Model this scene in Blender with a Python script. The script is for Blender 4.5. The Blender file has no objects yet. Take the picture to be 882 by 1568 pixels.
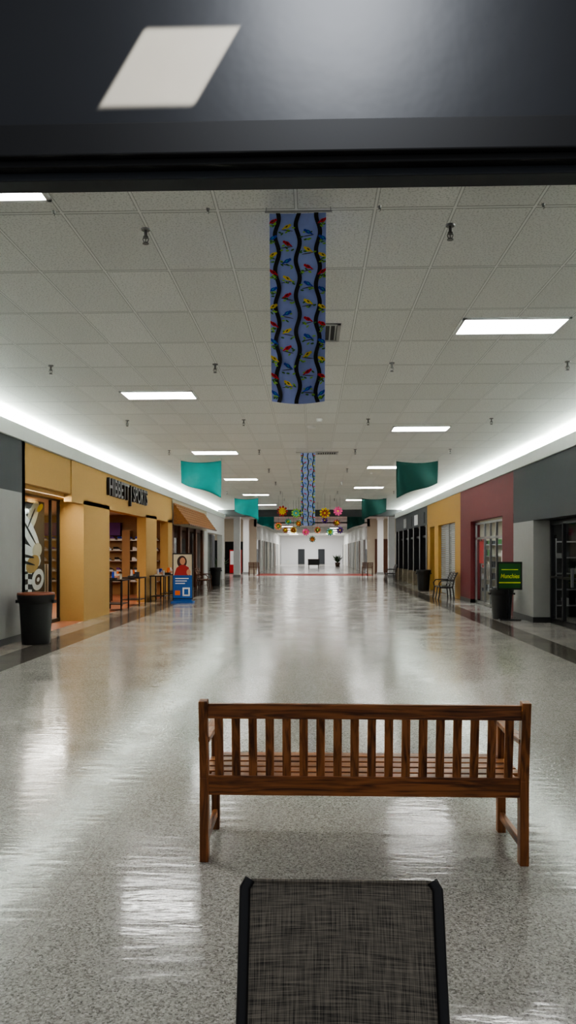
import bpy, math, random
from mathutils import Vector, Matrix
random.seed(4)
D=bpy.data; S=bpy.context.scene
# ------------------------------------------------------------------ materials
def nodes(name):
    m=D.materials.new(name); m.use_nodes=True
    nt=m.node_tree; b=nt.nodes['Principled BSDF']; return m,nt,b
def N(nt,t,**k):
    n=nt.nodes.new(t)
    for a,v in k.items(): setattr(n,a,v)
    return n
def math_(nt,op,a,b=None,c=None):
    n=N(nt,'ShaderNodeMath',operation=op)
    for i,v in enumerate((a,b,c)):
        if v is None: continue
        if isinstance(v,(int,float)): n.inputs[i].default_value=v
        else: nt.links.new(v,n.inputs[i])
    return n.outputs[0]
def mixc(nt,f,a,b):
    n=N(nt,'ShaderNodeMix',data_type='RGBA')
    for i,v in ((0,f),(6,a),(7,b)):
        if isinstance(v,(int,float)): n.inputs[i].default_value=v
        elif isinstance(v,tuple): n.inputs[i].default_value=(*v[:3],1)
        else: nt.links.new(v,n.inputs[i])
    return n.outputs[2]
def mat(name,col,rough=.5,metal=0,var=.12,scale=6,emit=0,ecol=None,bump=0,mapscale=(1,1,1)):
    m,nt,b=nodes(name)
    tc=N(nt,'ShaderNodeTexCoord'); mp=N(nt,'ShaderNodeMapping'); mp.inputs['Scale'].default_value=mapscale
    nt.links.new(tc.outputs['Object'],mp.inputs[0])
    no=N(nt,'ShaderNodeTexNoise'); no.inputs['Scale'].default_value=scale; no.inputs['Detail'].default_value=4
    nt.links.new(mp.outputs[0],no.inputs[0])
    d=tuple(c*(1-var) for c in col); l=tuple(min(1,c*(1+var)) for c in col)
    nt.links.new(mixc(nt,no.outputs[0],d,l),b.inputs['Base Color'])
    b.inputs['Roughness'].default_value=rough; b.inputs['Metallic'].default_value=metal
    if emit:
        b.inputs['Emission Color'].default_value=(*(ecol or col),1); b.inputs['Emission Strength'].default_value=emit
    if bump:
        bp=N(nt,'ShaderNodeBump'); bp.inputs['Strength'].default_value=bump; bp.inputs['Distance'].default_value=.01
        nt.links.new(no.outputs[0],bp.inputs['Height']); nt.links.new(bp.outputs[0],b.inputs['Normal'])
    return m
def rgb(r,g,b):
    f=lambda c:(c/255/12.92 if c/255<=.04045 else ((c/255+.055)/1.055)**2.4)
    return (f(r),f(g),f(b))
def glass_mat(name,tint=(.92,.95,.95),f=.09):
    m=D.materials.new(name); m.use_nodes=True; nt=m.node_tree; nt.nodes.clear()
    o=N(nt,'ShaderNodeOutputMaterial'); t=N(nt,'ShaderNodeBsdfTransparent'); g=N(nt,'ShaderNodeBsdfGlossy'); x=N(nt,'ShaderNodeMixShader')
    t.inputs[0].default_value=(*tint,1); g.inputs['Roughness'].default_value=.03
    x.inputs[0].default_value=f
    nt.links.new(t.outputs[0],x.inputs[1]); nt.links.new(g.outputs[0],x.inputs[2]); nt.links.new(x.outputs[0],o.inputs[0])
    return m
def linemask(nt,val,off,period,w):
    t=math_(nt,'FRACT',math_(nt,'DIVIDE',math_(nt,'SUBTRACT',val,off),period))
    d=math_(nt,'MULTIPLY',math_(nt,'MINIMUM',t,math_(nt,'SUBTRACT',1.0,t)),period)
    return math_(nt,'LESS_THAN',d,w)
def cell(nt,val,off,period):
    return math_(nt,'FLOOR',math_(nt,'DIVIDE',math_(nt,'SUBTRACT',val,off),period))
# ceiling
def ceiling_mat():
    m,nt,b=nodes('acoustic_tile'); tc=N(nt,'ShaderNodeTexCoord'); sp=N(nt,'ShaderNodeSeparateXYZ'); nt.links.new(tc.outputs['Object'],sp.inputs[0])
    X,Y=sp.outputs[0],sp.outputs[1]
    l=math_(nt,'MAXIMUM',linemask(nt,X,1.71,.61,.009),linemask(nt,Y,8.28,1.22,.009))
    s=math_(nt,'MAXIMUM',linemask(nt,X,1.71,.61,.016),linemask(nt,Y,8.28,1.22,.026))  # dark edges along the grid bars: their shadow painted into the tile colour
    cx=N(nt,'ShaderNodeCombineXYZ'); nt.links.new(cell(nt,X,1.71,.61),cx.inputs[0]); nt.links.new(cell(nt,Y,8.28,1.22),cx.inputs[1])
    wn=N(nt,'ShaderNodeTexWhiteNoise'); nt.links.new(cx.outputs[0],wn.inputs[0])
    base=mixc(nt,wn.outputs['Value'],(.75,.75,.715),(.82,.82,.785))
    no=N(nt,'ShaderNodeTexNoise'); no.inputs['Scale'].default_value=60; no.inputs['Detail'].default_value=3; nt.links.new(tc.outputs['Object'],no.inputs[0])
    sk=math_(nt,'GREATER_THAN',no.outputs[0],.565)
    c=mixc(nt,math_(nt,'MULTIPLY',sk,.45),base,(.40,.40,.37))
    c=mixc(nt,math_(nt,'MULTIPLY',s,.6),c,(.28,.28,.26)); c=mixc(nt,l,c,(.84,.84,.81))
    nt.links.new(c,b.inputs['Base Color']); b.inputs['Roughness'].default_value=.9
    bp=N(nt,'ShaderNodeBump'); bp.inputs['Strength'].default_value=.15; bp.inputs['Distance'].default_value=.01
    nt.links.new(no.outputs[0],bp.inputs['Height']); nt.links.new(bp.outputs[0],b.inputs['Normal'])
    return m
def floor_mat():
    m,nt,b=nodes('terrazzo'); tc=N(nt,'ShaderNodeTexCoord'); co=tc.outputs['Object']
    sp=N(nt,'ShaderNodeSeparateXYZ'); nt.links.new(co,sp.inputs[0]); X,Y=sp.outputs[0],sp.outputs[1]
    def vor(scale,stops):
        v=N(nt,'ShaderNodeTexVoronoi'); v.inputs['Scale'].default_value=scale; nt.links.new(co,v.inputs['Vector'])
        s=N(nt,'ShaderNodeSeparateColor'); nt.links.new(v.outputs['Color'],s.inputs[0])
        r=N(nt,'ShaderNodeValToRGB'); r.color_ramp.interpolation='CONSTANT'; e=r.color_ramp.elements
        e[0].position=0; e[0].color=(*stops[0][1],1); e[1].position=stops[1][0]; e[1].color=(*stops[1][1],1)
        for p,c in stops[2:]:
            k=e.new(p); k.color=(*c,1)
        nt.links.new(s.outputs[0],r.inputs[0]); return r.outputs[0],s.outputs[1]
    a,ag=vor(115,[(0,(.06,.056,.052)),(.12,(.23,.215,.195)),(.31,(.44,.42,.385)),(.62,(.56,.535,.495)),(.86,(.77,.75,.72))])
    c2,_=vor(230,[(0,(.12,.11,.10)),(.18,(.39,.37,.335)),(.5,(.55,.525,.485))])
    c=mixc(nt,.45,a,c2)
    big=N(nt,'ShaderNodeTexNoise'); big.inputs['Scale'].default_value=.5; nt.links.new(co,big.inputs[0])
    c=mixc(nt,math_(nt,'MULTIPLY',big.outputs[0],.3),c,(.41,.39,.35))
    def band(v,a_,b_): return math_(nt,'MULTIPLY',math_(nt,'GREATER_THAN',v,a_),math_(nt,'LESS_THAN',v,b_))
    far=math_(nt,'LESS_THAN',Y,47.5)
    strip=math_(nt,'MULTIPLY',math_(nt,'MAXIMUM',band(X,-4.95,-4.30),band(X,3.90,4.45)),far)
    mul=N(nt,'ShaderNodeMix',data_type='RGBA',blend_type='MULTIPLY'); nt.links.new(strip,mul.inputs[0]); nt.links.new(c,mul.inputs[6]); mul.inputs[7].default_value=(.36,.33,.31,1)
    c=mul.outputs[2]
    lip=math_(nt,'MULTIPLY',band(X,-5.5,-4.95),far)
    c=mixc(nt,math_(nt,'MULTIPLY',lip,.35),c,(.30,.2,.13))
    red=math_(nt,'MULTIPLY',band(Y,53.0,58.5),band(X,-4.0,4.4))
    c=mixc(nt,math_(nt,'MULTIPLY',red,.95),c,(.24,.025,.015))
    ln=math_(nt,'MAXIMUM',linemask(nt,Y,3.83,3.05,.003),linemask(nt,X,-1.2,4.2,.002))
    c=mixc(nt,math_(nt,'MULTIPLY',ln,.5),c,(.12,.11,.10))
    nt.links.new(c,b.inputs['Base Color'])
    n1=N(nt,'ShaderNodeTexNoise'); n1.inputs['Scale'].default_value=1.3; n1.inputs['Detail'].default_value=6; nt.links.new(co,n1.inputs[0])
    mr=N(nt,'ShaderNodeMapRange'); mr.inputs[1].default_value=.35; mr.inputs[2].default_value=.65; mr.inputs[3].default_value=.09; mr.inputs[4].default_value=.19
    nt.links.new(n1.outputs[0],mr.inputs[0])
    mr2=math_(nt,'ADD',mr.outputs[0],math_(nt,'MULTIPLY',red,.35)); nt.links.new(mr2,b.inputs['Roughness'])
    mp=N(nt,'ShaderNodeMapping'); mp.inputs['Scale'].default_value=(1.2,4.4,1); nt.links.new(co,mp.inputs[0])
    n2=N(nt,'ShaderNodeTexNoise'); n2.inputs['Scale'].default_value=3.2; n2.inputs['Detail'].default_value=3; nt.links.new(mp.outputs[0],n2.inputs[0])
    bp=N(nt,'ShaderNodeBump'); bp.inputs['Strength'].default_value=.36; bp.inputs['Distance'].default_value=.007
    nt.links.new(n2.outputs[0],bp.inputs['Height']); nt.links.new(bp.outputs[0],b.inputs['Normal'])
    b.inputs['IOR'].default_value=1.52
    return m
def sling_mat():
    m,nt,b=nodes('sling_mesh'); tc=N(nt,'ShaderNodeTexCoord')
    def st(scale):
        mp=N(nt,'ShaderNodeMapping'); mp.inputs['Scale'].default_value=scale; nt.links.new(tc.outputs['Object'],mp.inputs[0])
        n=N(nt,'ShaderNodeTexNoise'); n.inputs['Scale'].default_value=1; n.inputs['Detail'].default_value=3; nt.links.new(mp.outputs[0],n.inputs[0]); return n.outputs[0]
    a=st((380,4,12)); c=st((12,4,380))
    s=math_(nt,'MULTIPLY',math_(nt,'ADD',a,c),.5)
    r=N(nt,'ShaderNodeValToRGB'); e=r.color_ramp.elements; e[0].position=.36; e[0].color=(.034,.030,.024,1); e[1].position=.64; e[1].color=(.33,.29,.225,1)
    nt.links.new(s,r.inputs[0]); nt.links.new(r.outputs[0],b.inputs['Base Color']); b.inputs['Roughness'].default_value=.6
    bp=N(nt,'ShaderNodeBump'); bp.inputs['Strength'].default_value=.4; bp.inputs['Distance'].default_value=.001
    nt.links.new(s,bp.inputs['Height']); nt.links.new(bp.outputs[0],b.inputs['Normal'])
    return m
def wood_mat(name,axis):
    m,nt,b=nodes(name); tc=N(nt,'ShaderNodeTexCoord'); mp=N(nt,'ShaderNodeMapping')
    sc=[38,38,38]; sc[axis]=2.5; mp.inputs['Scale'].default_value=sc; nt.links.new(tc.outputs['Object'],mp.inputs[0])
    n=N(nt,'ShaderNodeTexNoise'); n.inputs['Scale'].default_value=1; n.inputs['Detail'].default_value=5; n.inputs['Distortion'].default_value=1.2; nt.links.new(mp.outputs[0],n.inputs[0])
    r=N(nt,'ShaderNodeValToRGB'); e=r.color_ramp.elements; e[0].position=.32; e[0].color=(.085,.024,.006,1); e[1].position=.60; e[1].color=(.38,.135,.036,1)
    nt.links.new(n.outputs[0],r.inputs[0]); nt.links.new(r.outputs[0],b.inputs['Base Color']); b.inputs['Roughness'].default_value=.36
    return m
M=dict(
 ceil=ceiling_mat(), floor=floor_mat(), sling=sling_mat(), wx=wood_mat('oak_x',0), wy=wood_mat('oak_y',1), wz=wood_mat('oak_z',2),
 black=mat('black_plastic',(.014,.014,.015),.4), blackm=mat('black_metal',(.012,.012,.013),.32),
 cable=mat('hairline_black',(.006,.006,.006),.6),
 white=mat('white_paint',(.76,.77,.75),.6,var=.04), cove=mat('cove_white',(.74,.77,.75),.7,var=.03),
 slate=mat('slate_paint',rgb(50,54,58),.6,var=.08), grey=mat('grey_paint',rgb(144,144,142),.6,var=.05),
 tan=mat('tan_stucco',rgb(180,144,86),.75,var=.06,scale=20,bump=.1), maroon=mat('maroon_paint',rgb(100,26,30),.6,var=.08),
 mustard=mat('mustard_paint',rgb(178,136,62),.6,var=.06),
 darkwall=mat('dark_header_paint',rgb(48,50,54),.38,var=.15,scale=3,bump=.25), headerblk=mat('header_black',rgb(36,36,37),.55), 
 lens=mat('troffer_lens',(1,1,1),.5,var=0,emit=12,ecol=(1,.99,.96)),
 steel=mat('brushed_steel',(.42,.42,.41),.35,metal=1), chrome=mat('sprinkler_metal',(.13,.125,.12),.35,metal=.8),
 vent=mat('vent_grey',(.42,.42,.40),.5), ventd=mat('vent_dark',(.05,.05,.05),.8),
 teal_shaded=mat('teal_cloth_shaded',(.0,.060,.048),.75,var=.25,scale=3), teal_lit=mat('teal_cloth_lit',(.0,.18,.17),.75,var=.25,scale=3),  # one teal cloth, its lit and shaded tones painted as two materials
 cloth=mat('periwinkle_cloth',rgb(144,156,212),.8,var=.1,scale=20),
 blkc=mat('black_print',(.006,.006,.008),.8), red=mat('red_print',rgb(200,20,36),.7), blue=mat('blue_print',rgb(20,60,180),.7),
 yellow=mat('yellow_print',rgb(226,196,50),.7), green=mat('green_print',rgb(60,112,50),.7), pink=mat('pink_paper',rgb(226,80,140),.7),
 orange=mat('orange_paper',rgb(226,110,50),.7), aqua=mat('aqua_paper',rgb(60,165,180),.7), lime=mat('lime_paper',rgb(140,190,70),.7),
 glass=glass_mat('shop_glass'), dark=mat('dark_interior',(.02,.02,.022),.7), dglass=mat('dark_glass',(.015,.018,.02),.06),
 rimbrown=mat('brown_rim',rgb(130,66,36),.5), poster=mat('poster_blue',rgb(20,84,160),.45), paper=mat('poster_white',(.8,.8,.8),.5),
 skin=mat('poster_skin',rgb(196,140,110),.5), hair=mat('poster_hair',rgb(50,26,22),.5), dred=mat('poster_red',rgb(160,30,30),.5),
 purple=mat('purple_goods',rgb(90,44,130),.6), slat=mat('slatwall',rgb(158,122,80),.5), shoe=mat('shoe_white',(.6,.6,.62),.5),
 shingle=mat('cedar_shingle',rgb(140,92,46),.8,var=.45,scale=14), brownp=mat('brown_panel',rgb(94,52,26),.5,var=.2,mapscale=(6,6,1)),
 signg=mat('sign_green',rgb(30,84,34),.4), signy=mat('sign_yellow',rgb(210,215,70),.5), storef=mat('store_floor',rgb(170,110,82),.35),
 louver=mat('grey_shutter',(.30,.31,.31),.5), beam=mat('black_beam',(.012,.012,.013),.6), endw=mat('far_white',(.80,.80,.81),.7,var=.02),
 vend=mat('vending_red',rgb(180,24,30),.3), leaf=mat('leaf_green',rgb(40,70,30),.6), stone=mat('stone_base',rgb(130,118,100),.8,var=.4,scale=8),
 pot=mat('plant_pot',(.10,.06,.04),.6), cream=mat('cream_paint',rgb(200,192,172),.7,var=.04))
# ------------------------------------------------------------------ mesh builder
class MB:
    def __init__(s): s.v=[]; s.f=[]; s.m=[]; s.sm=[]; s.mats=[]
    def mi(s,k):
        m=M[k]
        if m not in s.mats: s.mats.append(m)
        return s.mats.index(m)
    def add(s,vs,fs,k,smooth=False):
        o=len(s.v); s.v+= [tuple(v) for v in vs]; i=s.mi(k)
        for f in fs: s.f.append([o+a for a in f]); s.m.append(i); s.sm.append(smooth)
        return s
    def box(s,x0,x1,y0,y1,z0,z1,k):
        vs=[(x,y,z) for x in (x0,x1) for y in (y0,y1) for z in (z0,z1)]
        return s.add(vs,[(0,1,3,2),(4,6,7,5),(0,4,5,1),(2,3,7,6),(0,2,6,4),(1,5,7,3)],k)
    def beam(s,p,q,w,h,k,up=(0,0,1)):
        p=Vector(p);q=Vector(q);d=(q-p).normalized();u=Vector(up); 
        if abs(d.dot(u))>.95: u=Vector((0,1,0))
        a=d.cross(u).normalized(); b=a.cross(d).normalized(); vs=[]
        for c in (p,q):
            for i,j in ((-1,-1),(1,-1),(1,1),(-1,1)): vs.append(c+a*i*w/2+b*j*h/2)
        return s.add(vs,[(0,1,2,3),(7,6,5,4),(0,4,5,1),(1,5,6,2),(2,6,7,3),(3,7,4,0)],k)
    def cyl(s,p,q,r0,r1,k,n=16,cap=True):
        p=Vector(p);q=Vector(q);d=(q-p).normalized();u=Vector((0,0,1)) if abs(d.z)<.9 else Vector((1,0,0))
        a=d.cross(u).normalized(); b=d.cross(a); vs=[]
        for c,r in ((p,r0),(q,r1)):
            for i in range(n):
                t=2*math.pi*i/n; vs.append(c+a*math.cos(t)*r+b*math.sin(t)*r)
        s.add(vs,[(i,(i+1)%n,n+(i+1)%n,n+i) for i in range(n)],k,True)
        if cap: s.add(vs[:n],[tuple(range(n-1,-1,-1))],k); s.add(vs[n:],[tuple(range(n))],k)
        return s
    def lathe(s,c,prof,k,n=28):
        vs=[]; 
        for r,z in prof:
            for i in range(n):
                t=2*math.pi*i/n; vs.append((c[0]+r*math.cos(t),c[1]+r*math.sin(t),c[2]+z))
        fs=[(j*n+i,j*n+(i+1)%n,(j+1)*n+(i+1)%n,(j+1)*n+i) for j in range(len(prof)-1) for i in range(n)]
        return s.add(vs,fs,k,True)
    def tube(s,pts,r,k,n=10):
        pts=[Vector(p) for p in pts]; vs=[]
        for j,p in enumerate(pts):
            d=(pts[min(j+1,len(pts)-1)]-pts[max(j-1,0)]).normalized()
            u=Vector((1,0,0)) if abs(d.x)<.9 else Vector((0,0,1)); a=d.cross(u).normalized(); b=d.cross(a)
            for i in range(n):
                t=2*math.pi*i/n; vs.append(p+a*math.cos(t)*r+b*math.sin(t)*r)
        L=len(pts)
        s.add(vs,[(j*n+i,j*n+(i+1)%n,(j+1)*n+(i+1)%n,(j+1)*n+i) for j in range(L-1) for i in range(n)],k,True)
        s.add(vs[:n],[tuple(range(n))],k); return s.add(vs[-n:],[tuple(range(n))],k)
    def grid(s,f,nu,nv,k,smooth=True):
        vs=[f(i/nu,j/nv) for j in range(nv+1) for i in range(nu+1)]
        return s.add(vs,[(j*(nu+1)+i,j*(nu+1)+i+1,(j+1)*(nu+1)+i+1,(j+1)*(nu+1)+i) for j in range(nv) for i in range(nu)],k,smooth)
    def obj(s,name,loc=(0,0,0),rot=0,bevel=0,solid=0):
        me=D.meshes.new(name); me.from_pydata(s.v,[],s.f)
        for m in s.mats: me.materials.append(m)
        me.polygons.foreach_set('material_index',s.m); me.polygons.foreach_set('use_smooth',s.sm); me.update()
        o=D.objects.new(name,me); S.collection.objects.link(o); o.location=loc; o.rotation_euler=(0,0,rot)
        if solid: md=o.modifiers.new('solid','SOLIDIFY'); md.thickness=solid; md.offset=0
        if bevel: md=o.modifiers.new('bevel','BEVEL'); md.width=bevel; md.segments=2; md.limit_method='ANGLE'
        return o
def box1(name,*a): return MB().box(*a).obj(name)
def text(name,body,size,loc,rot,k,ext=.02,parent=None,shear=0,sx=1):
    c=D.curves.new(name,'FONT'); c.body=body; c.size=size; c.extrude=ext; c.align_x='CENTER'; c.align_y='CENTER'; c.shear=shear; c.offset=size*.015
    o=D.objects.new(name,c); S.collection.objects.link(o); o.location=loc; o.rotation_euler=rot; o.scale=(sx,1,1); c.materials.append(M[k])
    if parent: o.parent=parent
    return o
def area(name,loc,rot,sx,sy,P,col=(1,1,1),spread=180):
    l=D.lights.new(name,'AREA'); l.shape='RECTANGLE'; l.size=sx; l.size_y=sy; l.energy=P; l.color=col; l.spread=math.radians(spread)
    o=D.objects.new(name,l); S.collection.objects.link(o); o.location=loc; o.rotation_euler=rot; return o
XL,XR,ZC,ZF=-5.45,5.2,4.3,3.79
# ------------------------------------------------------------------ shell
MB().box(-12,12,-3,106,-.1,0,'floor').obj('floor')
MB().box(XL-.5,XR+.5,2.04,47,ZC,ZC+.1,'ceil').obj('ceiling')
MB().box(-10,10,47,60,ZC,ZC+.1,'ceil').obj('ceiling_court')
MB().box(-4.6,4.6,60,106,3.95,4.05,'ceil').obj('ceiling_far')
MB().box(-4.6,4.6,105.5,105.7,0,4.05,'endw').obj('wall_end')
h=MB().box(-6,6,1.98,2.04,2.66,4.4,'darkwall'); h.box(-6,-2.6,1.98,2.04,0,2.66,'darkwall'); h.box(2.6,6,1.98,2.04,0,2.66,'darkwall'); h.obj('wall_front')
h=MB().box(-6,6,1.925,2.035,2.672,2.755,'headerblk'); h.box(-6,6,1.945,2.035,2.652,2.673,'cable'); h.box(-6,6,1.975,2.045,2.632,2.655,'slate'); h.obj('trim_header',bevel=.004)
def cove(side,X,o):
    s=-1 if X<0 else 1
    MB().box(*sorted((X+s*.40,X+s*.5)),2.04,47,ZF-.1,ZC,'cove').obj('wall_cove_'+side)
    b=MB(); b.box(*sorted((X,X+s*.45)),2.04,47,ZF-.04,ZF,'cove'); b.box(*sorted((X-s*.05,X+s*.0)),2.04,47,ZF-.04,ZF+.23,'cove'); b.obj('trim_cove_'+side)
    for i in range(3):
        a=area('cove_lamp_'+side+'_%d'%i,(X+s*.20,2.3+7.45+i*14.9,ZF+.21),(0,math.radians(180+s*46),0),.10,14.6,330,(.93,1,.97))
cove('left',XL,0); cove('right',XR,0)
# ---- left wall sections
b=MB().box(XL-.15,XL,2.04,14.2,2.77,ZF-.04,'slate'); b.box(XL-.15,XL,2.04,14.2,0,2.77,'grey'); b.box(XL-.8,XL,14.05,14.2,0,ZF-.04,'grey'); b.box(XL,XL+.012,2.04,14.2,0,.12,'black')
b.obj('wall_left')
b=MB(); b.box(XL-.18,XL-.03,14.2,17.0,2.98,ZF-.04,'tan'); b.box(XL-.18,XL,17.0,29.3,2.8,ZF-.04,'tan'); b.obj('wall_sports_fascia')
b=MB(); b.box(XL-.75,XL-.18,14.2,29.3,2.9,3.0,'tan').obj('ceiling_sports_soffit')
box1('wall_sports_pier_a',XL-.65,XL,17.9,20.2,0,2.9,'tan'); box1('wall_sports_pier_b',XL-.3,XL,24.7,26.4,0,2.9,'tan'); box1('wall_sports_pier_c',XL-.3,XL,28.5,29.3,0,2.9,'tan')
box1('wall_sports_end',XL-6,XL,29.3,29.45,0,3.75,'slat'); box1('wall_sports_back',XL-6.1,XL-6,14.2,29.4,0,3.2,'slat'); box1('wall_sports_side',XL-6,XL-.75,14.05,14.2,0,3.2,'slat'); box1('ceiling_sports',XL-6,XL-.2,14.2,29.3,3.1,3.2,'cream')
MB().box(XL-6,XL-.02,14.2,29.3,0,.006,'storef').obj('floor_sports_shop')
# window with mural
b=MB(); xw=XL-.6
for y in (14.25,17.3,17.85): b.box(xw-.03,xw+.03,y-.03,y+.03,0,2.95,'blackm')
for z in (.05,2.9): b.box(xw-.03,xw+.03,14.2,17.9,z-.04,z+.04,'blackm')
b.box(xw-.005,xw+.005,14.2,17.9,.05,2.9,'glass'); b.obj('window_1')
b=MB(); xm=xw-.12; b.box(xm-.02,xm,14.3,17.25,.45,2.8,'dark')
def P2(pts,k,off=.004): b.add([(xm+off,14.3+p[0]*2.95,.45+p[1]*2.35) for p in pts],[tuple(range(len(pts)))],k)
def blob(cx,cy,rx,ry,a,k,off,n=20): P2([(cx+math.cos(a)*rx*math.cos(t)-math.sin(a)*ry*math.sin(t),cy+math.sin(a)*rx*math.cos(t)+math.cos(a)*ry*math.sin(t)) for t in [2*math.pi*i/n for i in range(n)]],k,off)
blob(.42,.86,.20,.12,.2,'paper',.004); blob(.47,.87,.11,.035,.1,'dark',.007); blob(.36,.95,.12,.02,.1,'orange',.008)
blob(.36,.66,.32,.17,.9,'paper',.005); blob(.30,.66,.20,.018,1.0,'dark',.008); blob(.42,.62,.18,.016,.8,'dark',.008); blob(.38,.73,.10,.035,.3,'slate',.007)
blob(.68,.70,.27,.09,-.7,'paper',.006); blob(.68,.70,.18,.014,-.7,'dark',.009); blob(.84,.53,.10,.07,.2,'cream',.0065); blob(.74,.84,.20,.08,.9,'cream',.005); blob(.72,.83,.13,.012,.9,'dark',.008)
blob(.50,.47,.42,.13,-.1,'paper',.0055); blob(.48,.49,.30,.016,-.1,'dark',.009); blob(.52,.43,.28,.014,-.15,'dark',.009); blob(.75,.40,.14,.08,.3,'tan',.0075); blob(.16,.52,.11,.07,.9,'slate',.0075)
blob(.86,.25,.13,.10,.3,'paper',.0055); blob(.86,.25,.07,.05,.3,'dark',.008); blob(.86,.25,.03,.02,.3,'paper',.009); blob(.9,.94,.07,.03,.5,'yellow',.006); blob(.12,.84,.09,.10,.5,'paper',.0045); blob(.12,.84,.05,.05,.5,'slate',.007)
for i in range(9):
    for j in range(6):
        P2([(.03+i*.078,.06+j*.048+.012*math.sin(i)),(.108+i*.078,.06+j*.048+.012*math.sin(i+1)),(.108+i*.078,.108+j*.048+.012*math.sin(i+1)),(.03+i*.078,.108+j*.048+.012*math.sin(i))],'paper' if (i+j)%2 else 'dark',.005)
P2([(.05,.01),(.95,.02),(.95,.05),(.05,.045)],'orange',.006)
b.obj('window_mural')
text('shop_sign','HIBBETT | SPORTS',.66,(XL+.05,22.2,3.38),(math.radians(90),0,math.radians(90)),'blackm',.04,sx=.88)
b=MB()
for z in (.5,.9,1.3,1.7,2.1):
    b.box(-11,-5.9,28.9,29.3,z,z+.03,'steel')
    x=-10.8
    while x<-6.1:
        w=random.uniform(.18,.26); kk=random.choice(['shoe','purple','slate','blkc','slate','grey','blue','shoe'])
        b.box(x,x+w,28.95,29.1,z+.03,z+.08,'shoe'); b.box(x,x+w*.5,28.95,29.1,z+.08,z+.16,kk); b.add([(x+w*.5,28.95,z+.08),(x+w,28.95,z+.08),(x+w*.5,28.95,z+.16),(x+w*.5,29.1,z+.08),(x+w,29.1,z+.08),(x+w*.5,29.1,z+.16)],[(0,1,2),(1,4,5,2),(3,5,4)],kk); x+=w+random.uniform(.08,.18)
b.box(-7.3,-7.0,28.85,29.3,0,2.5,'slat'); b.box(-11,-7.4,28.97,29.3,2.3,2.8,'purple')
b.obj('shoe_display_shelf')
def disp_table(loc,w=.9,d=.6,hh=.88):
    b=MB()
    b.box(-d/2,d/2,-w/2,w/2,hh-.035,hh,'blackm'); b.box(-d/2+.03,d/2-.03,-w/2+.03,w/2-.03,.18,.2,'blackm')
    for x in (-d/2+.03,d/2-.03):
        for y in (-w/2+.03,w/2-.03): b.box(x-.018,x+.018,y-.018,y+.018,0,hh,'blackm')
    for i in range(3):
        y=-w/2+.18+i*.26; b.box(-.1,.1,y-.09,y+.09,hh,hh+.05+.05*i,random.choice(['shoe','slate','skin','cream'])); b.cyl((0,y,hh+.05),(0,y,hh+.22),.04,.03,random.choice(['orange','shoe','blue']),8)
    b.obj('display_table',loc)
disp_table((XL-.15,21.4,0)); disp_table((XL-.1,23.4,0)); disp_table((XL+.35,25.2,0),.9,.5); disp_table((XL+.33,27.0,0),.9,.5); disp_table((XL-1.6,25.0,0)); disp_table((XL-1.2,22.3,0)); disp_table((XL+.33,28.6,0),.9,.5)
b=MB()
b.cyl((0,-.5,0),(0,-.5,1.4),.02,.02,'steel'); b.cyl((0,.5,0),(0,.5,1.4),.02,.02,'steel')
b.cyl((0,-.5,1.4),(0,.5,1.4),.02,.02,'steel'); b.box(-.25,.25,-.55,.55,0,.04,'steel')
for i in range(12): b.box(-.2,.2,-.45+i*.08,-.41+i*.08,.6,1.36,random.choice(['blue','aqua','shoe','purple','slate']))
b.obj('clothes_rack',(XL-1.2,17.9,0))
area('shop_lamp',(XL-2.6,21.5,3.05),(0,0,0),3,10,150,(1,.88,.70))
area('mural_fill',(XL-.3,16.0,2.86),(0,math.radians(-35),0),.2,3.0,30,(1,.95,.86))  # added fill to brighten the mural, not an existing fitting
# wood shop
b=MB().box(XL-.15,XL,29.3,39,2.75,ZF-.04,'cream'); b.box(XL-.6,XL,38.2,39.4,0,2.75,'white'); b.box(XL-.8,XL-.7,29.3,39,0,2.75,'brownp')
for y in (29.4,31.2,33.2,35.4,37.6): b.box(XL-.12,XL,y,y+.35,0,2.75,'brownp')
b.box(XL-.7,XL-.1,29.45,38.2,2.6,2.75,'brownp'); b.box(XL-.1,XL-.02,29.7,33.2,0,1.0,'brownp'); b.box(XL-.69,XL-.66,31.5,37,.3,2.3,'dglass'); b.obj('wall_wood_shop')
b=MB(); xa=XL+.022
for i in range(7):
    t=i/7; b.add([(xa+.01+.62*t,29.5,3.60-.85*t),(xa+.01+.62*t,38,3.60-.85*t),(xa+.01+.62*(t+.16),38,3.60-.85*(t+.16)+.0),(xa+.01+.62*(t+.16),29.5,3.60-.85*(t+.16))],[(0,1,2,3)],'shingle')
    b.box(xa+.0+.62*(t+.143)-.02,xa+.02+.62*(t+.143),29.5,38,3.60-.85*(t+.143)-.03,3.60-.85*(t+.143)+.02,'brownp' if i==6 else 'shingle')
    for k in range(17): b.box(xa+.62*(t+.143)+.018,xa+.62*(t+.143)+.024,29.5+k*.5+(i%2)*.25,29.53+k*.5+(i%2)*.25,3.60-.85*(t+.143)-.03,3.60-.85*(t+.143)+.02,'brownp')
b.add([(xa,29.5,3.6),(xa,29.5,2.75),(xa+.64,29.5,2.75)],[(0,1,2)],'shingle'); b.obj('shingle_awning')
b=MB().box(XL-.15,XL,39,47,2.7,ZF-.04,'white'); b.box(XL-.3,XL,45.8,47,0,2.7,'white'); b.box(XL-.5,XL-.45,39.4,45.8,0,2.7,'dglass')
for y in (40.5,42.2,44): b.box(XL-.45,XL-.38,y,y+.08,0,2.7,'steel')
b.obj('wall_white_shop')
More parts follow.
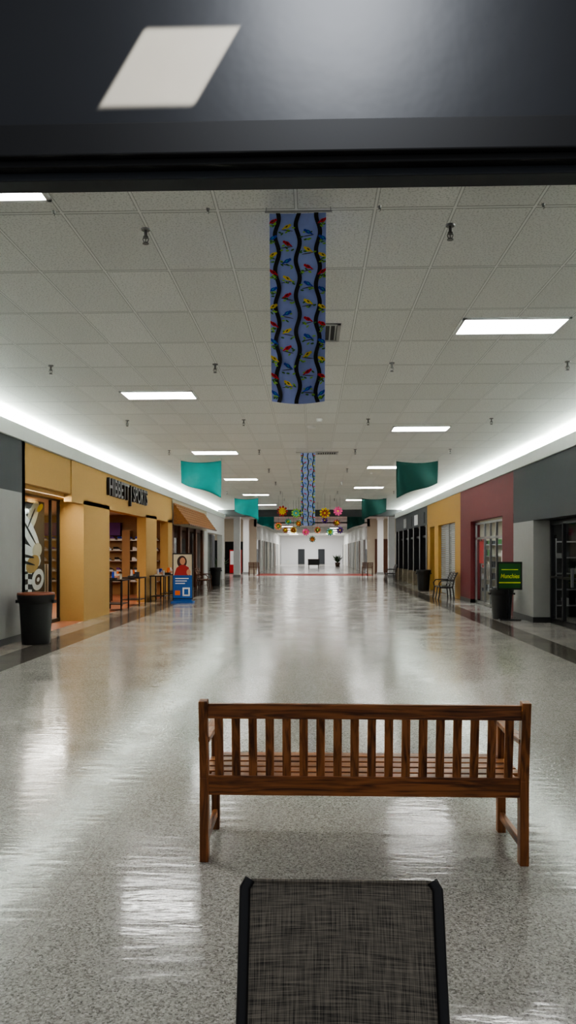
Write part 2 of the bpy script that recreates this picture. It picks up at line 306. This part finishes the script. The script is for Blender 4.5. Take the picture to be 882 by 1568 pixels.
# ---- right wall
b=MB().box(XR,XR+.15,2.04,19.66,2.40,ZF-.04,'slate'); b.obj('wall_right'); 
b=MB().box(XR,XR+.45,17.9,19.66,0,2.40,'grey'); b.box(XR-.012,XR+.45,17.88,19.66,0,.13,'black'); b.obj('wall_right_pier')
box1('ceiling_right_soffit',XR+.15,XR+.5,2.04,17.9,2.40,2.5,'slate')
box1('wall_right_near',XR,XR+.45,2.04,12.5,0,2.4,'grey')
b=MB()
for y in (12.55,13.9,15.2,16.1,17.0,17.84): b.box(XR+.38,XR+.46,y-.035,y+.035,0,2.39,'blackm')
for z in (.06,2.34): b.box(XR+.38,XR+.46,12.51,17.87,z-.05,z+.05,'blackm')
b.box(XR+.38,XR+.46,16.1,17.8,1.05,1.1,'blackm'); b.box(XR+.41,XR+.42,12.52,17.85,0,2.38,'glass'); b.box(XR+.30,XR+.36,16.2,16.24,.9,1.3,'steel'); b.obj('window_3')
box1('wall_dark_back',XR+3,XR+3.1,10,19.6,0,2.6,'dark'); box1('wall_dark_side',XR+.5,XR+3,19.5,19.6,0,2.6,'dark'); box1('ceiling_dark_shop',XR+.5,XR+3,10,19.6,2.5,2.55,'dark')
def goods(x0,x1,yb,pal):
    b=MB()
    for z in (.3,.7,1.1,1.5,1.9):
        b.box(x0,x1,yb-.38,yb-.01,z,z+.03,'steel'); x=x0+.05
        while x<x1-.2:
            if random.random()<.7: b.box(x,x+.12,yb-.33,yb-.1,z+.03,z+random.uniform(.12,.25),random.choice(pal))
            x+=.18
    for x in (x0,x1-.03): b.box(x,x+.03,yb-.38,yb-.01,0,2.0,'steel')
    b.obj('merchandise_shelf')
goods(XR+.9,XR+2.9,19.49,['slate','dark','grey','slate','shoe'])
area('dark_shop_lamp',(XR+1.6,17.6,2.45),(0,0,0),.5,1.5,7,(1,.95,.88))
b=MB().box(XR,XR+.15,19.66,26.6,2.65,ZF-.04,'maroon'); b.obj('wall_maroon_fascia')
box1('wall_maroon_pier_a',XR,XR+.3,19.68,20.8,0,2.65,'maroon')
b=MB().box(XR,XR+.3,24.9,26.6,0,2.65,'maroon'); b.box(XR-.01,XR+.3,24.9,26.6,0,.12,'black'); b.obj('wall_maroon_pier_b')
box1('wall_maroon_side',XR+.3,XR+4,26.45,26.6,0,2.8,'cream'); box1('wall_maroon_back',XR+4,XR+4.1,19.7,26.6,0,2.8,'cream'); box1('ceiling_maroon',XR+.3,XR+4,19.7,26.6,2.75,2.85,'cream')
b=MB()
for y in (20.84,22.1,22.85,23.6,24.86): b.box(XR+.14,XR+.2,y-.035,y+.035,0,2.6,'steel')
for z in (.06,2.1,2.57): b.box(XR+.14,XR+.2,20.81,24.89,z-.035,z+.035,'steel')
b.box(XR+.165,XR+.172,20.81,24.89,0,2.6,'glass'); b.cyl((XR+.08,22.75,.8),(XR+.08,22.75,1.3),.015,.015,'steel'); b.cyl((XR+.08,22.95,.8),(XR+.08,22.95,1.3),.015,.015,'steel')
b.box(XR+.15,XR+.16,21.0,21.5,1.2,1.7,'paper'); b.box(XR+.15,XR+.16,23.7,24.3,1.3,2.0,'dred'); b.obj('door_2')
goods(XR+.6,XR+3.9,26.44,['dred','shoe','slate','cream','slate','dark','grey','green'])
area('maroon_shop_lamp',(XR+1.8,23.5,2.7),(0,0,0),2,4,50,(.95,1,1))
b=MB().box(XR,XR+.15,26.6,34.2,2.75,ZF-.04,'mustard').obj('wall_mustard_fascia')
for i,(a,c) in enumerate(((26.6,27.6),(31.2,32.2),(33.4,34.2))): box1('wall_mustard_pier_%s'%'abc'[i],XR,XR+.3,a,c,0,2.75,'mustard')
box1('window_2',XR+.35,XR+.4,32.2,33.4,0,2.75,'dglass')
b=MB()
for i in range(34): b.box(XR+.12,XR+.16,27.6,31.2,.02+i*.08,.085+i*.08,'louver')
b.box(XR+.1,XR+.2,29.35,29.45,0,2.75,'steel'); b.obj('roller_shutter')
b=MB().box(XR,XR+.15,34.2,47,2.9,ZF-.04,'slate'); b.box(XR+.3,XR+.35,34.2,47,0,2.9,'dglass')
for y in (34.2,36.3,38.5,40.6,42.8,45,46.5): b.box(XR-.02,XR+.2,y,y+.35,.7,2.9,'blackm'); b.box(XR-.05,XR+.22,y-.05,y+.45,0,.7,'stone')
b.box(XR+.1,XR+.3,34.2,47,2.35,2.45,'blackm')
for y in (35,37.2,39.4,41.6): b.box(XR-.03,XR,y,y+1.1,3.0,3.5,random.choice(['paper','slate','grey']))
b.obj('wall_dark_row')
# ---- court
b=MB().box(-5.9,5.65,47,47.3,3.88,ZC,'beam'); b.obj('trim_beam')
b=MB().box(-10.1,-10,47,60,0,ZC,'white').obj('wall_court_left')
b=MB(); b.box(-10,-4.4,60,60.2,0,ZC,'cream'); b.box(-9,-7.5,59.93,60,0,2.6,'dglass'); b.box(-6.9,-5.2,59.93,60,0,2.5,'dglass'); b.box(-6.0,-5.95,59.9,59.96,0,2.5,'steel'); b.obj('wall_court_back_left')
b=MB().box(10,10.1,47,60,0,ZC,'white').obj('wall_court_right')
b=MB(); b.box(4.4,10,60,60.2,0,ZC,'cream'); b.box(5.0,6.4,59.9,60,0,2.7,'brownp'); b.box(6.7,9,59.93,60,0,2.6,'dglass'); b.obj('wall_court_back_right')
for x,y in ((-5.0,50.5),(-5.0,57.5),(5.3,50.5),(5.2,57.5)):
    b=MB().box(-.22,.22,-.22,.22,0,4.29,'white'); b.box(-.26,.26,-.26,.26,0,.15,'grey'); b.box(-.26,.26,-.26,.26,4.1,4.29,'white'); b.obj('court_column',(x,y,0),bevel=.01)
MB().box(-4.6,4.6,60,60.2,3.7,ZC,'white').obj('trim_far_beam')
for s,nm in ((-1,'far_left'),(1,'far_right')):
    b=MB(); b.box(*sorted((s*4.4,s*4.5)),60.2,105.5,2.7,3.95,'white'); y=60.3; i=0
    seq=['dglass','white','brownp','dglass','cream','dglass','white','dglass','brownp','white','dglass','cream','dglass','white']
    while y<105:
        k=seq[i%len(seq)]; L=3.4; i+=1; b.box(*sorted((s*4.4,s*4.5)),y,min(y+L-.4,105.4),0,2.7,k); b.box(*sorted((s*4.3,s*4.5)),y+L-.4,min(y+L,105.5),0,2.7,'white'); y+=L
    b.obj('wall_'+nm)
area('court_lamp',(0,53.5,4.25),(0,0,0),14,4,280,(1,1,.98))
area('end_lamp',(0,98,3.9),(0,0,0),7,10,330,(1,1,1)); 
b=MB().box(-1.9,-1.0,105.4,105.49,0,2.1,'slate'); b.box(.9,1.8,105.4,105.49,0,2.1,'slate'); b.obj('door_3')
# ------------------------------------------------------------------ ceiling fixtures
def troffer(x0,x1,y0,y1,z=ZC):
    b=MB(); t=.03
    b.box(x0,x1,y0,y0+t,z-.02,z,'white'); b.box(x0,x1,y1-t,y1,z-.02,z,'white'); b.box(x0,x0+t,y0,y1,z-.02,z,'white'); b.box(x1-t,x1,y0,y1,z-.02,z,'white')
    b.box(x0+t,x1-t,y0+t,y1-t,z-.014,z-.002,'lens'); b.obj('ceiling_light')
for i in range(6):
    troffer(1.71,2.93,8.59+i*7.32,9.2+i*7.32) if i<5 else None
    troffer(-3.17,-1.95,5.0+i*7.32,5.61+i*7.32)
for i in range(5):
    troffer(1.7,2.9,64+i*7.3,64.6+i*7.3,3.95); troffer(-2.9,-1.7,67+i*7.3,67.6+i*7.3,3.95)
def sprinkler(x,y):
    b=MB(); b.cyl((0,0,-.012),(0,0,0),.035,.04,'chrome',16); b.cyl((0,0,-.06),(0,0,-.01),.013,.013,'chrome',10)
    b.cyl((0,0,-.075),(0,0,-.06),.022,.022,'chrome',6)
    for s in (-1,1): b.tube([(s*.018,0,-.07),(s*.024,0,-.085),(s*.016,0,-.105),(0,0,-.115)],.004,'chrome',6)
    b.cyl((0,0,-.10),(0,0,-.07),.004,.004,'chrome',6); b.cyl((0,0,-.122),(0,0,-.118),.026,.026,'chrome',16); b.cyl((0,0,-.118),(0,0,-.105),.008,.008,'chrome',8)
    b.obj('fire_sprinkler',(x,y,ZC))
for j in range(8):
    for x in (-3.7,-1.36,1.12,3.55): sprinkler(x,6.15+j*4.45)
for x in (-2.0,-.8,.52,1.76):
    MB().cyl((0,0,-.02),(0,0,0),.010,.016,'chrome',8).tube([(0,0,-.02),(.008,0,-.03),(0,0,-.04)],.003,'chrome',6).obj('ceiling_hook',(x,5.8,ZC))
def vent(x0,x1,y0,y1,along='y'):
    b=MB().box(x0,x1,y0,y1,ZC-.008,ZC,'ventd')
    for a in ((x0,x1,y0,y0+.04),(x0,x1,y1-.04,y1),(x0,x0+.04,y0,y1),(x1-.04,x1,y0,y1)): b.box(*a,ZC-.018,ZC,'vent')
    n=9
    for i in range(n):
        x=x0+.06+(x1-x0-.12)*i/(n-1); b.box(x-.008,x+.008,y0+.04,y1-.04,ZC-.016,ZC-.004,'vent')
    b.obj('ceiling_vent')
vent(-.28,.34,8.75,9.45); vent(.1,.7,19.9,20.4)
b=MB().cyl((0,0,-.06),(0,0,0),.05,.06,'white',16).obj('smoke_detector',(.15,15.0,ZC))
MB().cyl((0,0,-.04),(0,0,0),.08,.1,'white',16).obj('smoke_detector',(.0,15.9,ZC))
# ------------------------------------------------------------------ bird banners
def bird_banner(x0,x1,rx0,rx1,Y,zt,zb):
    W=x1-x0; H=zt-zb
    def F(u,v,off=0):
        w=W*(1-.03*v); xc=(x0+x1)/2; x=xc+(u-.5)*w
        y=Y+.25*v*v+.012*math.sin(u*math.pi)*-1*v+.006*math.sin(v*22+u*4)
        z=zt-H*v -.025*math.sin(math.pi*u)*v
        return (x,y-off,z)
    b=MB(); b.grid(lambda u,v:F(u,v),12,40,'cloth')
    off=.006
    for c in (.13,.50,.86):
        b.grid(lambda u,v:F(c+(u-.5)*.075+.035*math.sin(v*H*2*math.pi/.26+c*5),v,off),1,90,'blkc')
    rnd=random.Random(7)
    def poly(pts,k,o): b.add([F(min(1,max(0,p[0])),min(1,max(0,p[1])),o) for p in pts],[tuple(range(len(pts)))],k)
    def ell(cu,cv,ru,rv,a,k,o,n=10):
        pts=[]
        for i in range(n):
            t=2*math.pi*i/n; px=ru*math.cos(t); py=rv*math.sin(t); pts.append((cu+(px*math.cos(a)-py*math.sin(a))/W,cv+(px*math.sin(a)+py*math.cos(a))/H))
        poly(pts,k,o)
    cols=[.02,.31,.68,.97]; seq=['red','blue','yellow']
    for ci,cu in enumerate(cols):
        n=int(H/.125)
        for j in range(n):
            cv=(j+.5+.33*(ci%3))/n
            if cv>.97 or cv<.02: continue
            k=seq[(j+ci*2)%3]; cu2=min(.94,max(.06,cu)); s=rnd.choice((-1,1))
            for q in range(6): ell(cu2+rnd.uniform(-.13,.13) if 0.1<cu2<.9 else cu2+rnd.uniform(-.04,.04),min(.98,cv+rnd.uniform(.0,.04)),.014,.006,rnd.uniform(-.8,.8),'green' if q%2 else 'lime',.009)
            ell(cu2,cv+.02,.05 if .1<cu2<.9 else .02,.003,.15*s,'hair',.008)
            ell(cu2,cv,.025,.014,-.4*s,k,.011); ell(cu2+s*.022/W,cv-.011/H,.011,.010,0,k,.012)
            ell(cu2-s*.022/W,cv+.011/H,.020,.006,-.6*s,k,.0115); ell(cu2-s*.003/W,cv,.012,.004,-.7*s,'blkc' if k!='blue' else 'aqua',.013)
    b.cyl((rx0,Y,zt+.012),(rx1,Y,zt+.012),.009,.009,'steel',8); b.cyl((rx0+.01,Y,zt+.012),(rx0+.01,Y,ZC),.004,.004,'steel',6); b.cyl((rx1-.01,Y,zt+.012),(rx1-.01,Y,ZC),.004,.004,'steel',6)
    b.obj('bird_print_banner')
bird_banner(-.325,.11,-.36,.155,5.8,4.255,2.86)
bird_banner(-.28,.09,-.40,.27,19.1,4.16,2.35)
def flag(xi,xo,Y,lit):
    def F(u,v):
        x=xo+(xi-xo)*u; L=.62+.42*u+.03*math.sin(u*7); sag=.06*math.sin(math.pi*u)
        return (x,Y+.09*math.sin(u*8+v*2)*(.3+v)+.02,ZC-.06-sag*(1-v)-L*v)
    b=MB(); b.grid(F,24,14,'teal_lit' if lit else 'teal_shaded')
    for x in (xo,xi): b.tube([(x,Y+.02,ZC),(x,Y+.02,ZC-.07)],.004,'steel',6)
    b.obj('teal_flag',solid=.003)
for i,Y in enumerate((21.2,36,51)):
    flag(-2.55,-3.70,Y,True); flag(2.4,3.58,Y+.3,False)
# ------------------------------------------------------------------ paper flowers
def flower(x,y,z,r,k1,k2):
    b=MB(); n=9
    for L,(rr,k) in enumerate(((r,k1),(r*.66,k2))):
        for i in range(n):
            a=2*math.pi*i/n+L*.3; pts=[(0,-.01*L,0)]
            for t in (-.3,-.18,0,.18,.3):
                q=rr*(1 if abs(t)<.25 else .72); pts.append((q*math.cos(a+t),-.03-.03*L-.02*(q/r),q*math.sin(a+t)))
            b.add(pts,[tuple(range(len(pts)))],k)
    b.cyl((0,-.09,0),(0,-.05,0),r*.2,r*.2,'yellow',10); b.tube([(0,0,r*.3),(0,0,(ZC-z)/2),(0,0,ZC-z)],.004,'cable',5)
    b.obj('paper_flower',(x,y,z))
pal=['dred','lime','yellow','pink','orange','aqua','green','purple']
for i,(px,py) in enumerate([(432,783),(453,786),(497,786),(517,783),(426,806),(441,799),(457,802),(497,797),(515,801),(476,800),(449,812),(468,815),(486,812),(505,815),(478,826),(520,812),(437,812)]):
    Y=33+(i*5%9)*1.1; flower((px-477)/1157*Y,Y,1.65+(846-py)/1157*Y,.24 if i<4 else .17,pal[i%8],pal[(i*3+2)%8])
# ------------------------------------------------------------------ wooden bench
def wood_bench(loc):
    b=MB(); W=.87
    for s in (-1,1):
        x=s*(W-.025)
        b.beam((x,.03,0),(x,.03,.45),.047,.06,'wz',up=(0,1,0)); b.beam((x,.03,.44),(x,-.02,.868),.047,.055,'wz',up=(0,1,0))
        b.beam((x,.50,0),(x,.50,.63),.047,.05,'wz',up=(0,1,0))
        pts=[(x,-.0,.655),(x,.15,.648),(x,.32,.640),(x,.45,.648),(x,.56,.640)]
        for p,q in zip(pts,pts[1:]): b.beam(p,q,.06,.028,'wy')
        b.beam((x,.05,.10),(x,.49,.10),.028,.045,'wy'); b.beam((x,.05,.385),(x,.49,.385),.03,.07,'wy')
    b.beam((-W+.045,-.008,.810),(W-.045,-.008,.810),.032,.078,'wx'); b.beam((-W+.045,.03,.408),(W-.045,.03,.408),.034,.105,'wx')
    n=18
    for i in range(n):
        x=-.765+1.53*i/(n-1); b.beam((x,.028,.44),(x,-.006,.79),.045,.016,'wz',up=(0,1,0))
    b.beam((-W+.045,.50,.39),(W-.045,.50,.39),.028,.075,'wx')
    for i in range(5):
        y=.085+i*.105; b.box(-W+.05 if i in(0,4) else -W+.002,W-.05 if i in (0,4) else W-.002,y-.042,y+.042,.425,.447,'wx')
    b.beam((0,.05,.39),(0,.49,.39),.03,.06,'wy')
    return b.obj('wooden_bench',loc,bevel=.004)
wood_bench((.272,4.0,0))
# ------------------------------------------------------------------ sling chair facing viewer
def sling_chair(cx,loc):
    b=MB(); w=.247
    def prof(s):
        back=[(.0,.800),(-.006,.785),(-.022,.74),(-.06,.62),(-.10,.50),(-.13,.42),(-.17,.385),(-.30,.39),(-.50,.405),(-.58,.40),(-.60,.385)]
        return [(s*w,y,z) for y,z in back]
    for s in (-1,1):
        P=prof(s); P[0]=(s*(w-.012),0.004,.803); b.tube(P,.0145,'blackm',12)
        b.tube([(s*w,-.58,.40),(s*(w+.005),-.60,.2),(s*(w+.01),-.62,.012)],.013,'blackm')
        b.tube([(s*w,-.15,.385),(s*(w+.005),-.06,.2),(s*(w+.01),.02,.012)],.013,'blackm')
        b.cyl((s*(w+.01),-.62,0),(s*(w+.01),-.62,.02),.018,.018,'black'); b.cyl((s*(w+.01),.02,0),(s*(w+.01),.02,.02),.018,.018,'black')
    b.cyl((-w,-.56,.37),(w,-.56,.37),.012,.012,'blackm'); b.cyl((-w,-.17,.36),(w,-.17,.36),.012,.012,'blackm')
    P=[p for p in prof(1)]
    L=len(P)-1
    def F(u,v):
        t=v*L; i=min(int(t),L-1); f=t-i; y=P[i][1]*(1-f)+P[i+1][1]*f; z=P[i][2]*(1-f)+P[i+1][2]*f
        sag=.018*math.sin(math.pi*u)
        return ((u-.5)*2*(w-.008), y+(sag if z>.45 else 0), z-(sag if z<=.45 else 0)-.002)
    b.grid(F,16,40,'sling'); b.cyl((-w+.015,.004,.800),(w-.015,.004,.800),.005,.005,'sling',8)
    return b.obj('sling_chair',loc)
sling_chair(0,(.075,1.95,0))
# ------------------------------------------------------------------ bins etc
def bin_(loc,r=.30,hh=.9,rim='rimbrown'):
    b=MB(); b.lathe((0,0,0),[(0,0),(r*.78,0),(r*.8,.03),(r*.93,hh*.78),(r*.95,hh*.80),(r*1.02,hh*.82),(r*1.04,hh*.9),(r*1.06,hh*.93),(r*1.06,hh*.965)],'black')
    b.lathe((0,0,0),[(r*1.06,hh*.965),(r*1.04,hh),(r*.92,hh),(r*.9,hh*.9)],rim); b.lathe((0,0,0),[(r*.9,hh*.92),(0,hh*.9)],'cable')
    for s in (-1,1): b.box(s*r*1.06-.02,s*r*1.06+.02,-.07,.07,hh*.8,hh*.86,'black')
    return b.obj('trash_can',loc)
bin_((-4.98,13.5,0),.31,.92); bin_((4.80,32.6,0),.3,.9,'black'); bin_((-4.75,37.2,0),.28,.9,'black'); bin_((4.72,18.95,0),.28,.75,'black')
b=MB(); b.box(-.30,.30,-.02,.02,.74,1.42,'blackm'); b.box(-.26,.26,-.026,-.02,.78,1.38,'signg'); b.box(-.02,.02,-.02,.02,.02,.76,'blackm'); b.box(-.25,.25,-.1,.12,0,.025,'blackm')
b.box(-.26,.26,-.028,-.026,.9,.93,'signy'); b.box(-.2,.2,-.028,-.026,1.22,1.24,'signy')
o=b.obj('sign_stand',(4.80,18.5,0)); text('lettering','Munchies',.15,(0,-.032,1.07),(math.radians(90),0,0),'signy',.003,o,.2,sx=.8)
b=MB(); b.box(-.33,.33,-.03,.03,.12,1.62,'blackm'); b.box(-.30,.30,-.036,-.03,.9,1.58,'cream'); b.box(-.31,.31,-.036,-.03,.15,.9,'poster')
b.box(-.36,.36,-.22,.22,0,.05,'poster'); b.box(-.3,.3,-.03,.03,.04,.14,'poster')
def disc(cx,cz,rx,rz,k,o): b.add([(cx+rx*math.cos(t),-.036-o,cz+rz*math.sin(t)) for t in [2*math.pi*i/20 for i in range(20)]],[tuple(range(20))],k)
disc(-.02,1.34,.16,.2,'hair',.001); disc(.0,1.36,.09,.12,'skin',.002); b.add([(-.28,-.039,.9),(.26,-.039,.9),(.2,-.039,1.16),(.06,-.039,1.24),(-.06,-.039,1.24),(-.2,-.039,1.14)],[(0,1,2,3,4,5)],'dred')
disc(.2,1.0,.07,.1,'skin',.005); 
for i,z in enumerate((.78,.70,.62)): b.box(-.24,.2-.06*i,-.038,-.036,z,z+.03,'paper')
b.box(.0,.24,-.038,-.036,.22,.5,'paper'); b.box(.05,.19,-.04,-.038,.27,.45,'poster'); b.box(-.25,-.08,-.038,-.036,.25,.4,'orange')
b.obj('poster_stand',(-4.22,24.6,0))
def metal_seat(loc,rot,L=1.2,k='blackm'):
    b=MB()
    for s in (-1,0,1):
        x=s*L/2
        b.tube([(x,.22,0),(x,.20,.25),(x,.17,.44),(x,.24,.75),(x,.34,.95)],.02,k); b.tube([(x,-.32,0),(x,-.28,.2),(x,-.26,.42)],.02,k); b.tube([(x,-.26,.42),(x,0,.41),(x,.17,.44)],.02,k)
        if s: b.tube([(x,-.26,.42),(x,-.3,.55),(x,-.22,.66),(x,0,.67),(x,.21,.66)],.018,k)
    for i in range(6): b.box(-L/2,L/2,-.27+i*.075,-.215+i*.075,.43,.45,k)
    for i in range(6): z=.52+i*.075; y=.18+(z-.44)*.27; b.box(-L/2,L/2,y-.03,y-.01,z,z+.05,k)
    return b.obj('metal_bench',loc,rot)
metal_seat((4.72,27.0,0),math.radians(-90)); metal_seat((-4.85,33.6,0),math.radians(90),1.2,'brownp')
metal_seat((-4.1,53.5,0),math.radians(180),.7,'brownp'); metal_seat((3.9,53,0),math.radians(180),.7,'brownp'); metal_seat((4.6,44,0),math.radians(-90),1.2)
def plant(loc,s=1):
    b=MB(); b.lathe((0,0,0),[(0,0),(.2*s,0),(.26*s,.4*s),(.22*s,.4*s),(0,.36*s)],'pot'); r=random.Random(3)
    for i in range(60):
        a=r.uniform(0,6.28); e=r.uniform(.3,1.4); L=r.uniform(.5,1.1)*s; d=Vector((math.cos(a)*math.cos(e),math.sin(a)*math.cos(e),math.sin(e))); p=Vector((0,0,.38*s)); q=p+d*L*.6; t=p+d*L+Vector((0,0,-.12*s)); n=d.cross(Vector((0,0,1))).normalized()*.05*s
        b.add([p,q-n,t,q+n],[(0,1,2,3)],'leaf')
    b.obj('potted_plant',loc)
plant((-6.4,52,0),1.2); plant((3.0,88,0),1.2)
wb=MB(); wb.box(-.6,.6,-.3,.3,.3,.9,'blackm'); 
for s in (-1,1): wb.box(s*.5-.04,s*.5+.04,-.25,.25,0,.3,'blackm')
wb.box(-.64,.64,-.34,.34,.9,.94,'brownp'); wb.obj('kiosk_cart',(.2,80,0))
b=MB().box(-.45,.45,-.4,.4,.05,1.85,'vend'); b.box(-.4,.2,-.41,-.4,.7,1.75,'paper'); b.box(.25,.4,-.41,-.4,.9,1.4,'dark'); b.box(-.42,.42,-.38,.38,0,.05,'black'); b.obj('vending_machine',(-5.9,58.6,0),bevel=.01)
# ------------------------------------------------------------------ lights on dark header
def aim(o,d):
    o.rotation_euler=Vector(d).to_track_quat('-Z','Y').to_euler()
d=Vector((-.6,.49,-.632)).normalized(); u=Vector((.1536,.0706,-.091)).normalized(); v=(-d).cross(u).normalized()
l=area('window_beam',(0,0,0),(0,0,0),.200,.124,1.5,(1,.88,.66),spread=1)
c=Vector((-.375,1.98,2.930))-d*1.0
mw=Matrix((u,v,-d)).transposed().to_4x4(); mw.translation=c; l.matrix_world=mw
sp=D.lights.new('header_spot','SPOT'); sp.energy=55; sp.spot_size=math.radians(60); sp.spot_blend=1; sp.shadow_soft_size=.35; sp.color=(.90,.94,1)
o=D.objects.new('header_spot',sp); S.collection.objects.link(o); o.location=(.12,.9,3.9); aim(o,(-.06,1.07,-.85))
w=D.worlds.new('world'); S.world=w; w.use_nodes=True; w.node_tree.nodes['Background'].inputs[0].default_value=(.9,.93,1,1); w.node_tree.nodes['Background'].inputs[1].default_value=.18
# ------------------------------------------------------------------ camera
cam=D.cameras.new('camera'); co=D.objects.new('camera',cam); S.collection.objects.link(co); S.camera=co
cam.sensor_width=36; cam.lens=26.55; cam.shift_y=63/1600; cam.clip_end=300
co.location=(0,0,1.65); co.rotation_euler=(math.radians(90),0,math.radians(1.8))
S.view_settings.view_transform='AgX'; S.view_settings.look='AgX - Medium High Contrast'; S.view_settings.exposure=1.1
